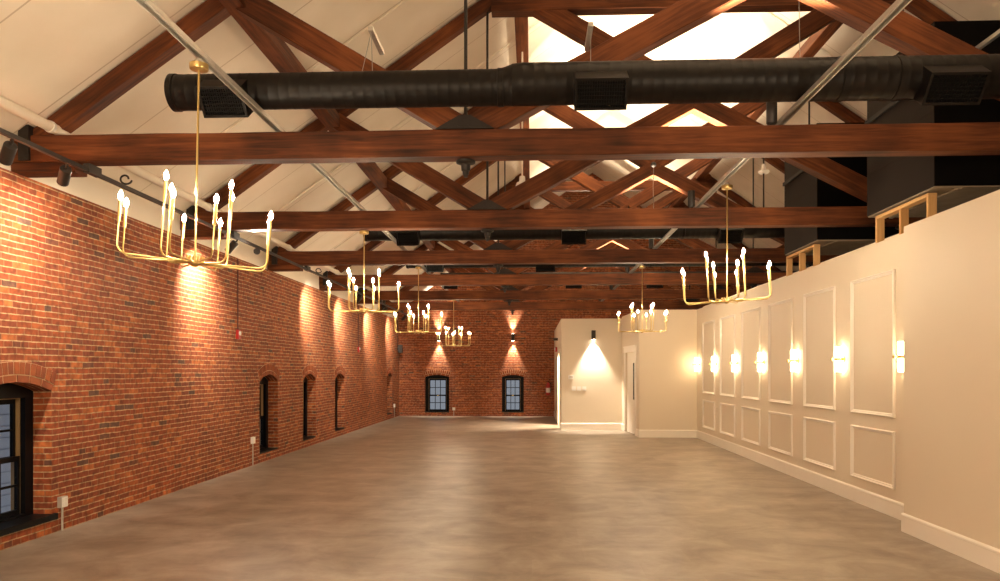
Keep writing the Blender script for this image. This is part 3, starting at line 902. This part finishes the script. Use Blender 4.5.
# ------------------------------------------------------------------ chandeliers
def make_chandelier(loc, label, stem, tilt, phi, mount=True):
    """z = 0 is the level of the arms; the wheel of arms may hang a little out of level"""
    t = thing('chandelier', label, 'chandelier', loc, 'brass candle chandeliers')
    tl = Matrix.Rotation(math.radians(tilt), 3, 'Y')
    def fin(bm):
        bmesh.ops.rotate(bm, verts=bm.verts, cent=(0, 0, 0), matrix=tl); return bm
    bm = BM(); tube(bm, [(0, 0, 0.02), (0, 0, stem)], 0.0075, 10); lathe(bm, [(0.011, 0.48), (0.011, 0.50)], 10); obj('stem', bm, M['brass'], t, True)
    bm = BM(); lathe(bm, [(0.02, -0.028), (0.03, -0.012), (0.045, -0.008), (0.045, 0.008), (0.03, 0.012), (0.012, 0.03), (0.010, 0.05)], 16)
    for k in range(12):
        a = 2*PI*k/12 + PI/12
        lathe(bm, [(0.007, 0.008), (0.007, 0.045)], 8, (0.055*math.cos(a), 0.055*math.sin(a), 0))
    lathe(bm, [(0.065, -0.006), (0.065, 0.007)], 20)
    obj('hub', fin(bm), M['brass'], t, True)
    s0 = stem - 0.04
    bm = BM(); lathe(bm, [(0.012, s0), (0.062, s0 + 0.01), (0.064, s0 + 0.015), (0.064, s0 + 0.048), (0.04, s0 + 0.05)], 20); cn = obj('canopy', bm, M['brass'], t, True)
    if mount:
        bm = BM(); lathe(bm, [(0.035, s0 + 0.051), (0.035, s0 + 0.07), (0.02, s0 + 0.071), (0.02, s0 + 0.085)], 12); obj('canopy_mount', bm, M['grey_box'], cn, True)
    for k in range(12):
        a = 2*PI*k/12 + PI/12 + phi
        ca, sa = math.cos(a), math.sin(a)
        R_, H = ((0.495, 0.36), (0.29, 0.52), (0.495, 0.36))[k % 3]
        rb = 0.06
        pts = [(0.03*ca, 0.03*sa, 0), ((R_-rb)*ca, (R_-rb)*sa, 0)]
        for q in range(1, 6):
            b = PI/2 * q / 5
            rr = R_ - rb + rb*math.sin(b)
            pts.append((rr*ca, rr*sa, rb*(1 - math.cos(b))))
        pts.append((R_*ca, R_*sa, H - 0.15))
        bm = BM(); tube(bm, pts, 0.0062, 8); ar = obj('arm', fin(bm), M['brass'], t, True)
        bm = BM(); lathe(bm, [(0.012, H - 0.155), (0.0125, H - 0.15), (0.0115, H - 0.145), (0.0115, H - 0.02), (0.0125, H - 0.015), (0.010, H - 0.012)], 10, (R_*ca, R_*sa, 0))
        obj('candle_sleeve', fin(bm), M['brass'], ar, True)
        bm = BM(); lathe(bm, [(0.009, H - 0.0115), (0.0145, H + 0.005), (0.0165, H + 0.018), (0.0115, H + 0.032), (0.005, H + 0.045), (0.001, H + 0.052)], 8, (R_*ca, R_*sa, 0))
        obj('bulb', fin(bm), M['bulb'], ar, True)
    return t
CH = [(-2.36, 5.10, 0.76, 1.385, 3.2, 0.38, 'nearest brass chandelier, large at upper left with its stem crossing the nearest beam'),
      (-2.33, 10.22, 0.83, 1.109, 0.0, 0.20, 'second brass chandelier back in the left row, hung under the second beam'),
      (-2.34, 15.25, 0.80, 1.345, 0.0, 0.1, 'third brass chandelier back in the left row'),
      (-2.34, 22.2, 0.76, 1.385, 0.0, -0.1, 'smallest and farthest brass chandelier in front of the far brick wall'),
      (2.27, 8.70, 0.81, 1.335, -3.0, -0.255, 'brass chandelier on the right before the panelled wall'),
      (2.27, 15.3, 0.81, 1.335, 0.0, -0.06, 'farther brass chandelier of the right row before the white-walled block')]
for k, (x, y, h, stem, tilt, phi, lb) in enumerate(CH):
    c_ = make_chandelier((x, y, Z(h)), lb, stem, tilt, phi, k != 1)
    if k == 0: c_.rotation_euler = (0, math.radians(1.2), 0)

# ------------------------------------------------------------------ cylinder uplights on the tie beams
def make_uplight():
    t = thing('uplight', 'x', 'uplight', (0, 0, 0), 'black cylinder uplights on the tie beams')
    bm = BM(); lathe(bm, [(0.03, 0.0), (0.03, 0.008), (0.02, 0.01), (0.02, 0.02)], 12); obj('base', bm, M['lamp_black'], t, True)
    bm = BM(); lathe(bm, [(0.04, 0.02), (0.047, 0.03), (0.047, 0.235), (0.044, 0.235), (0.042, 0.215)], 18); obj('lamp_body', bm, M['lamp_black'], t, True)
    bm = BM(); lathe(bm, [(0.041, 0.2155), (0.041, 0.218)], 18); obj('lens', bm, M['lens'], t)
    return t
up = make_uplight()
ul = ['nearest black cylinder uplight standing on the nearest tie beam', 'black cylinder uplight standing on the second tie beam from the front',
      'black cylinder uplight standing on the third tie beam', 'black cylinder uplight standing on the fourth tie beam back',
      'black cylinder uplight standing on the fifth tie beam', 'farthest black cylinder uplight on the last tie beam']
for k, y in enumerate(TY):
    p = (2.17, y - 0.06, Z(2.212))
    if k == 0: up.location = p; up['label'] = ul[0]
    else: dup(up, p, label=ul[k])
    light('SPOT', 'uplight_beam', (p[0], p[1], p[2] + 0.25), UPLIGHT, WARM2, (p[0], p[1] + (-1.9, 1.7, 1.7, -1.9, -1.7, -1.7)[k], p[2] + 4.3), spot_size=math.radians(88), spot_blend=1.0, shadow_soft_size=0.05)

# ------------------------------------------------------------------ track rail with heads on the left
TX = -4.16
t = thing('track_rail', 'long black lighting track along the left wall just under the beam ends', 'lighting track', (TX, 0, Z(1.90)))
bm = BM(); box(bm, -0.019, 0.019, YB + 0.3, 25.4, -0.035, 0.0); obj('rail', bm, M['lamp_black'], t)
for y in TY:
    bm = BM(); box(bm, -0.03, 0.03, y - 0.1, y + 0.1, -0.04, 0.045); obj('rail_joiner', bm, M['lamp_black'], t)
def make_head():
    """lamp head: local -Z is the beam direction after rotation; origin at the knuckle"""
    t = thing('track_spotlight', 'x', 'track spotlight', (0, 0, 0), 'black track spotlights on the left rail')
    bm = BM(); lathe(bm, [(0.02, 0.0), (0.048, -0.01), (0.05, -0.02), (0.05, -0.19), (0.046, -0.19), (0.044, -0.175)], 16); obj('lamp_body', bm, M['lamp_black'], t, True)
    bm = BM(); lathe(bm, [(0.043, -0.174), (0.043, -0.172)], 16); obj('lens', bm, M['lens'], t)
    bm = BM(); lathe(bm, [(0.012, -0.005), (0.012, 0.05)], 10); obj('knuckle', bm, M['lamp_black'], t, True)
    return t
hd = make_head()
heads = [(5.75, 6.3, 'nearest black track spotlight, at the left edge beside the first beam end'),
         (6.45, 7.2, 'second black track spotlight, tucked under the first beam end'),
         (10.25, 10.5, 'black track spotlight beside the second beam end'),
         (11.05, 9.0, 'lit black track spotlight facing the camera, right of the nearest chandelier'),
         (15.2, 15.9, 'black track spotlight between the third and fourth beam ends'),
         (17.9, 18.5, 'black track spotlight behind the second chandelier, past the fourth beam end'),
         (21.1, 21.7, 'black track spotlight below the fifth beam end, above the recessed windows'),
         (24.3, 24.9, 'farthest black track spotlight near the far left corner')]
for k, (y, yt, lb) in enumerate(heads):
    p = Vector((TX, y, Z(1.815)))
    d = (Vector((XL, yt, Z(1.22)) if k != 3 else (-1.4, 4.0, Z(0.6))) - p).normalized()
    rot = d.to_track_quat('-Z', 'Y').to_euler()
    if k == 0: hd.location = p; hd.rotation_euler = rot; hd['label'] = lb
    else: dup(hd, p, rot, lb)
    lp = p + d * 0.2
    light('SPOT', 'track_beam', lp, TRACK * (1.0, 0.2, 1.4, 0.35, 1.0, 1.0, 1.0, 0.8)[k], SPOTC, lp + d, spot_size=math.radians(100), spot_blend=1.0, shadow_soft_size=0.035)
# loops of spare cable on the rail
for y, lb in ((7.35, 'black cable loop on the track rail just past the first beam end'), (14.2, 'black cable loop on the track rail past the third beam end')):
    bm = BM(); pts = [(TX + 0.05*math.cos(a) + 0.02, y + 0.01*a, Z(1.952) + 0.04*math.sin(a)) for a in [2*PI*i/16 for i in range(17)]]
    tube(bm, pts, 0.010, 8); tag(obj('cable_loop', bm, M['lamp_black'], smooth=True), lb, 'cable', 'spare cable loops on the track')

# ------------------------------------------------------------------ wall sconces on the panelled wall
def make_sconce():
    t = thing('wall_sconce', 'x', 'wall sconce', (0, 0, 0), 'brass and glass sconces on the panelled wall')
    bm = BM(); lathe(bm, [(0.055, -0.001), (0.055, -0.012), (0.02, -0.02), (0.012, -0.02), (0.012, -0.055)], 18, axis='x'); obj('backplate', bm, M['brass'], t, True)
    bm = BM(); lathe(bm, [(0.03, -0.02), (0.048, -0.015), (0.048, 0.015), (0.03, 0.02)], 18, (-0.062, 0, 0))
    lathe(bm, [(0.012, -0.125), (0.016, -0.135), (0.022, -0.15), (0.012, -0.165), (0.004, -0.168)], 12, axis='x')
    for s in (-1, 1):
        lathe(bm, [(0.008, s*0.045), (0.016, s*0.06), (0.012, s*0.075), (0.003, s*0.08)], 10, (-0.062, 0, 0), 'y')
    obj('centre_fitting', bm, M['brass'], t, True)
    for s in (-1, 1):
        bm = BM(); lathe(bm, [(0.040, s*0.021), (0.044, s*0.03), (0.044, s*0.16), (0.036, s*0.165)], 18, (-0.062, 0, 0)); obj('glass_shade', bm, M['tube'], t, True)
    return t
sc = make_sconce()
sl = ['farthest glowing wall sconce, beside the inner corner of the panelled wall', 'second glowing wall sconce from the inner corner', 'third glowing wall sconce from the inner corner',
      'middle glowing wall sconce of the seven, between the third and fourth panels', 'glowing wall sconce between the fourth and fifth panels from the corner',
      'glowing wall sconce between the two nearest panels', 'nearest glowing wall sconce, half hidden by the jutting wall edge']
for k in range(7):
    p = (XR, 18.16 - 1.662 * k, Z(0.155))
    if k == 0: sc.location = p; sc['label'] = sl[0]
    else: dup(sc, p, label=sl[k])

# ------------------------------------------------------------------ up-and-down wall lights
def updown(loc, label, axis, up_=True):
    t = thing('wall_light', label, 'wall light', loc, 'black wall lights at the far end' if up_ else None)
    bm = BM(); box(bm, -0.045, 0.045, -0.03, 0, -0.05, 0.05); obj('backplate', bm, M['lamp_black'], t)
    bm = BM(); lathe(bm, [(0.055, -0.125), (0.06, -0.12), (0.06, 0.12), (0.055, 0.125)], 18, (0, -0.09, 0)); obj('lamp_body', bm, M['lamp_black'], t, True)
    bm = BM(); lathe(bm, [(0.05, -0.128), (0.05, -0.1255)], 16, (0, -0.09, 0)); obj('lens', bm, M['lens'], t)
    l = Vector(loc)
    a = l + Vector((0, -0.09, -0.15)); light('SPOT', 'wall_light_down', a, 260 if up_ else 430, SPOTC, a + Vector((0, 0.05, -1)), spot_size=math.radians(58 if up_ else 76), spot_blend=0.7, shadow_soft_size=0.04)
    if up_:
        bm = BM(); lathe(bm, [(0.05, 0.1255), (0.05, 0.128)], 16, (0, -0.09, 0)); obj('lens', bm, M['lens'], t)
        a = l + Vector((0, -0.09, 0.15)); light('SPOT', 'wall_light_up', a, 260, SPOTC, a + Vector((0, 0.05, 1)), spot_size=math.radians(60), spot_blend=0.9, shadow_soft_size=0.04)
updown((-3.37, YF, Z(1.22)), 'left black cylinder wall light on the far brick wall, above the left window', 'y')
updown((-0.67, YF, Z(1.22)), 'right black cylinder wall light on the far brick wall, above the right window', 'y')
updown((1.72, 20.7, Z(1.0)), 'small black downlight glowing on the cream closet wall', 'y', False)

# ------------------------------------------------------------------ small things on the walls
def alarm(y, zt, label):
    t = thing('fire_alarm', label, 'fire alarm', (XL, y, Z(0.6)), 'red fire alarms on the brick wall')
    bm = BM(); box(bm, 0.0, 0.045, -0.045, 0.045, -0.075, 0.075); obj('housing', bm, M['red'], t)
    bm = BM(); lathe(bm, [(0.035, 0.045), (0.035, 0.058), (0.02, 0.065)], 14, (0, 0, 0.02), 'x'); obj('strobe', bm, M['plastic'], t, True)
    bm = BM(); tube(bm, [(0.012, 0, 0.0755), (0.012, 0, 1.24)], 0.011, 8); obj('conduit', bm, M['conduit_brown'], t, True)
    return t
alarm(11.98, 1.9, 'red fire alarm with white strobe on the brick wall under a long conduit')
alarm(20.47, 1.9, 'farther red fire alarm on the brick wall past the recessed windows')
# speaker in the far left corner
t = thing('wall_speaker', 'small black speaker on the left brick wall near the far corner', 'speaker', (XL, 26.5, Z(0.8)))
bm = BM(); box(bm, 0.05, 0.19, -0.1, 0.1, -0.14, 0.14); obj('cabinet', bm, M['lamp_black'], t)
bm = BM(); box(bm, 0.0, 0.05, -0.02, 0.02, -0.03, 0.03); obj('bracket', bm, M['iron'], t)
bm = BM(); tube(bm, [(0.01, 0, 0.03), (0.01, 0, 1.0)], 0.008, 6); obj('cable', bm, M['iron'], t)
# outlet by the near window
t = thing('power_outlet', 'grey surface-mounted power outlet box on the brick beside the near window', 'outlet', (XL, 7.41, Z(-1.345)))
bm = BM(); box(bm, 0.0, 0.045, -0.05, 0.05, -0.055, 0.055); obj('box', bm, M['grey_box'], t)
bm = BM(); box(bm, 0.0455, 0.050, -0.046, 0.046, -0.05, 0.05)
for s in (-1, 1):
    for z in (-0.022, 0.022):
        box(bm, 0.0505, 0.054, s*0.023 - 0.012, s*0.023 + 0.012, z - 0.015, z + 0.015)
obj('cover_plate', bm, M['plastic'], t)
bm = BM(); tube(bm, [(0.02, 0, -0.058), (0.02, 0, -0.305)], 0.011, 8); obj('conduit', bm, M['grey_box'], t, True)
t = thing('power_outlet', 'small pale outlet box on the brick just left of the first recessed window', 'outlet', (XL, 12.62, 0.44))
bm = BM(); box(bm, 0.0, 0.045, -0.05, 0.05, -0.055, 0.055); obj('box', bm, M['plastic'], t)
bm = BM(); tube(bm, [(0.02, 0, -0.055), (0.02, 0, -0.435)], 0.010, 8); obj('conduit', bm, M['grey_box'], t, True)
t = thing('power_outlet', 'small pale outlet box on the floor line right of the far left window', 'outlet', (-2.83, YF, 0.26))
bm = BM(); box(bm, -0.05, 0.05, -0.05, 0, -0.05, 0.05); obj('box', bm, M['plastic'], t)
bm = BM(); tube(bm, [(0, -0.02, -0.05), (0, -0.02, -0.255)], 0.012, 8); obj('conduit', bm, M['grey_box'], t, True)
t = thing('power_outlet', 'small pale outlet box low on the left brick wall by the farthest window', 'outlet', (XL, 25.85, 0.42))
bm = BM(); box(bm, 0.0, 0.05, -0.05, 0.05, -0.06, 0.06); obj('box', bm, M['plastic'], t)
bm = BM(); tube(bm, [(0.02, 0, -0.06), (0.02, 0, -0.415)], 0.008, 8); obj('conduit', bm, M['grey_box'], t, True)
# fire extinguisher
t = thing('fire_extinguisher', 'red fire extinguisher hanging on the far brick wall beside the closet block', 'fire extinguisher', (0.6, YF, Z(-0.88)))
bm = BM(); lathe(bm, [(0.06, 0), (0.075, 0.02), (0.078, 0.06), (0.078, 0.36), (0.06, 0.42), (0.025, 0.45), (0.022, 0.48)], 16, (0, -0.1, 0)); tk = obj('tank', bm, M['red'], t, True)
bm = BM(); lathe(bm, [(0.0795, 0.1), (0.0795, 0.27)], 16, (0, -0.1, 0)); obj('paper_label', bm, M['plastic'], tk, True)
bm = BM(); box(bm, -0.02, 0.02, -0.17, -0.05, 0.48, 0.50); box(bm, -0.018, 0.018, -0.16, -0.06, 0.51, 0.525); obj('lever', bm, M['black_gloss'], t)
bm = BM(); tube(bm, [(0.02, -0.1, 0.48), (0.09, -0.12, 0.46), (0.1, -0.12, 0.35), (0.085, -0.12, 0.15)], 0.012, 8); obj('hose', bm, M['black_gloss'], t, True)
bm = BM(); box(bm, -0.03, 0.03, -0.03, 0.0, 0.1, 0.4); obj('wall_hook', bm, M['galv'], t)
# thermostat and switches
t = thing('thermostat', 'white square thermostat on the cream closet wall above the switches', 'thermostat', (1.10, 20.7, Z(-0.17)))
bm = BM(); box(bm, -0.075, 0.075, -0.025, 0, -0.06, 0.06); obj('housing', bm, M['plastic'], t)
bm = BM(); box(bm, -0.045, 0.045, -0.028, -0.0255, -0.02, 0.035); obj('screen', bm, M['grey_box'], t)
for k, lb in enumerate(('left', 'middle', 'right')):
    t = thing('light_switch', lb + ' of the three white switch plates on the cream closet wall', 'light switch', (1.18 + 0.145 * k, 20.7, Z(-0.49)), 'white switch plates')
    bm = BM(); box(bm, -0.055, 0.055, -0.008, 0, -0.06, 0.06); obj('cover_plate', bm, M['plastic'], t)
    bm = BM(); box(bm, -0.017, 0.017, -0.014, -0.0085, -0.035, 0.035); obj('rocker', bm, M['plastic'], t)
# camera / strobe on the closet corner
t = thing('security_camera', 'small black camera on the corner of the closet block near its top', 'camera', (0.83, 23.4, Z(1.0)))
bm = BM(); box(bm, -0.05, 0, -0.04, 0.04, -0.04, 0.04); obj('mount', bm, M['lamp_black'], t)
bm = BM(); lathe(bm, [(0.035, -0.14), (0.04, -0.13), (0.04, -0.06), (0.03, -0.0505)], 14, axis='x'); obj('camera_body', bm, M['lamp_black'], t, True)
t = thing('strobe_light', 'small red and white strobe on the closet side wall below the black camera', 'strobe', (0.83, 24.0, Z(0.72)))
bm = BM(); box(bm, -0.06, 0, -0.07, 0.07, -0.1, 0.05); obj('housing', bm, M['red'], t)
bm = BM(); box(bm, -0.09, -0.0605, -0.05, 0.05, -0.04, 0.04); obj('strobe', bm, M['plastic'], t)

# detectors hanging in the roof
t = thing('heat_detector', 'white bell-shaped detector hanging in the roof left of the middle', 'detector', (-0.15, 12.0, Z(2.98)), 'white ceiling detectors')
bm = BM(); lathe(bm, [(0.105, 0), (0.11, 0.02), (0.09, 0.07), (0.05, 0.09), (0.045, 0.17), (0.03, 0.18)], 18); obj('detector_body', bm, M['plastic'], t, True)
bm = BM(); tube(bm, [(0, 0, 0.18), (0, 0, 2.19)], 0.014, 8); obj('drop_rod', bm, M['pipe_white'], t, True)
t = thing('heat_detector', 'white round detector on a dark rod rising from the second tie beam, right side', 'detector', (3.22, 10.42, Z(2.74)), 'white ceiling detectors')
bm = BM(); lathe(bm, [(0.06, 0), (0.075, 0.015), (0.075, 0.04), (0.03, 0.05), (0.025, 0.12), (0.02, 0.13)], 18); obj('detector_body', bm, M['plastic'], t, True)
bm = BM(); tube(bm, [(0, 0, -0.68), (0, 0, -0.001)], 0.011, 8); tube(bm, [(0, 0, 0.13), (0, 0, 0.38)], 0.011, 8); obj('stand_rod', bm, M['iron'], t, True)
# junction with hanging cable at the apex of the third truss
t = thing('cable_junction', 'black round junction at the brace crossing of the third truss with a hanging cable', 'junction box', (2.2, TY[2] - 0.11, Z(3.72)))
bm = BM(); lathe(bm, [(0.02, 0.0), (0.045, -0.01), (0.05, -0.04), (0.02, -0.07)], 14, axis='y'); obj('housing', bm, M['lamp_black'], t, True)
bm = BM(); tube(bm, [(0, -0.04, -0.045), (-0.01, -0.04, -0.4), (0.0, -0.04, -0.9), (0.0, -0.035, -1.505)], 0.006, 6); obj('cable', bm, M['wire'], t, True)

# duct hangers: stub channel on the brace with two wires to the duct
def hanger(x, zt, label, x_d, two=True):
    t = thing('duct_hanger', label, 'duct hanger', (x, 0, 0), 'wire duct hangers')
    bm = BM(); box(bm, -0.021, 0.021, 6.25, 6.74, zt, zt + 0.035); obj('stub_channel', bm, M['galv'], t)
    bm = BM(); zd = Z(2.268) + (0.304 if x < -0.2 else 0.352)
    tube(bm, [(0, 6.28, zt), (x_d - x - 0.03, 6.29, zd)], 0.003, 6)
    if two: tube(bm, [(0, 6.28, zt), (x_d - x + 0.05, 6.33, zd)], 0.003, 6)
    obj('wire', bm, M['wire'], t)
hanger(-1.37, Z(2.90), 'wire hanger left of centre above the big duct, below the left roof slope', -1.42)
hanger(0.50, Z(2.90), 'wire hanger above the middle register of the big duct', 0.53, False)
bm = BM(); tube(bm, [(2.25, 6.31, Z(2.268) + 0.353), (2.18, 6.31, Z(roof_h(2.18)))], 0.003, 6)
tag(obj('duct_hanger', bm, M['wire']), 'long thin wire holding the big duct right of centre', 'duct hanger', 'wire duct hangers')
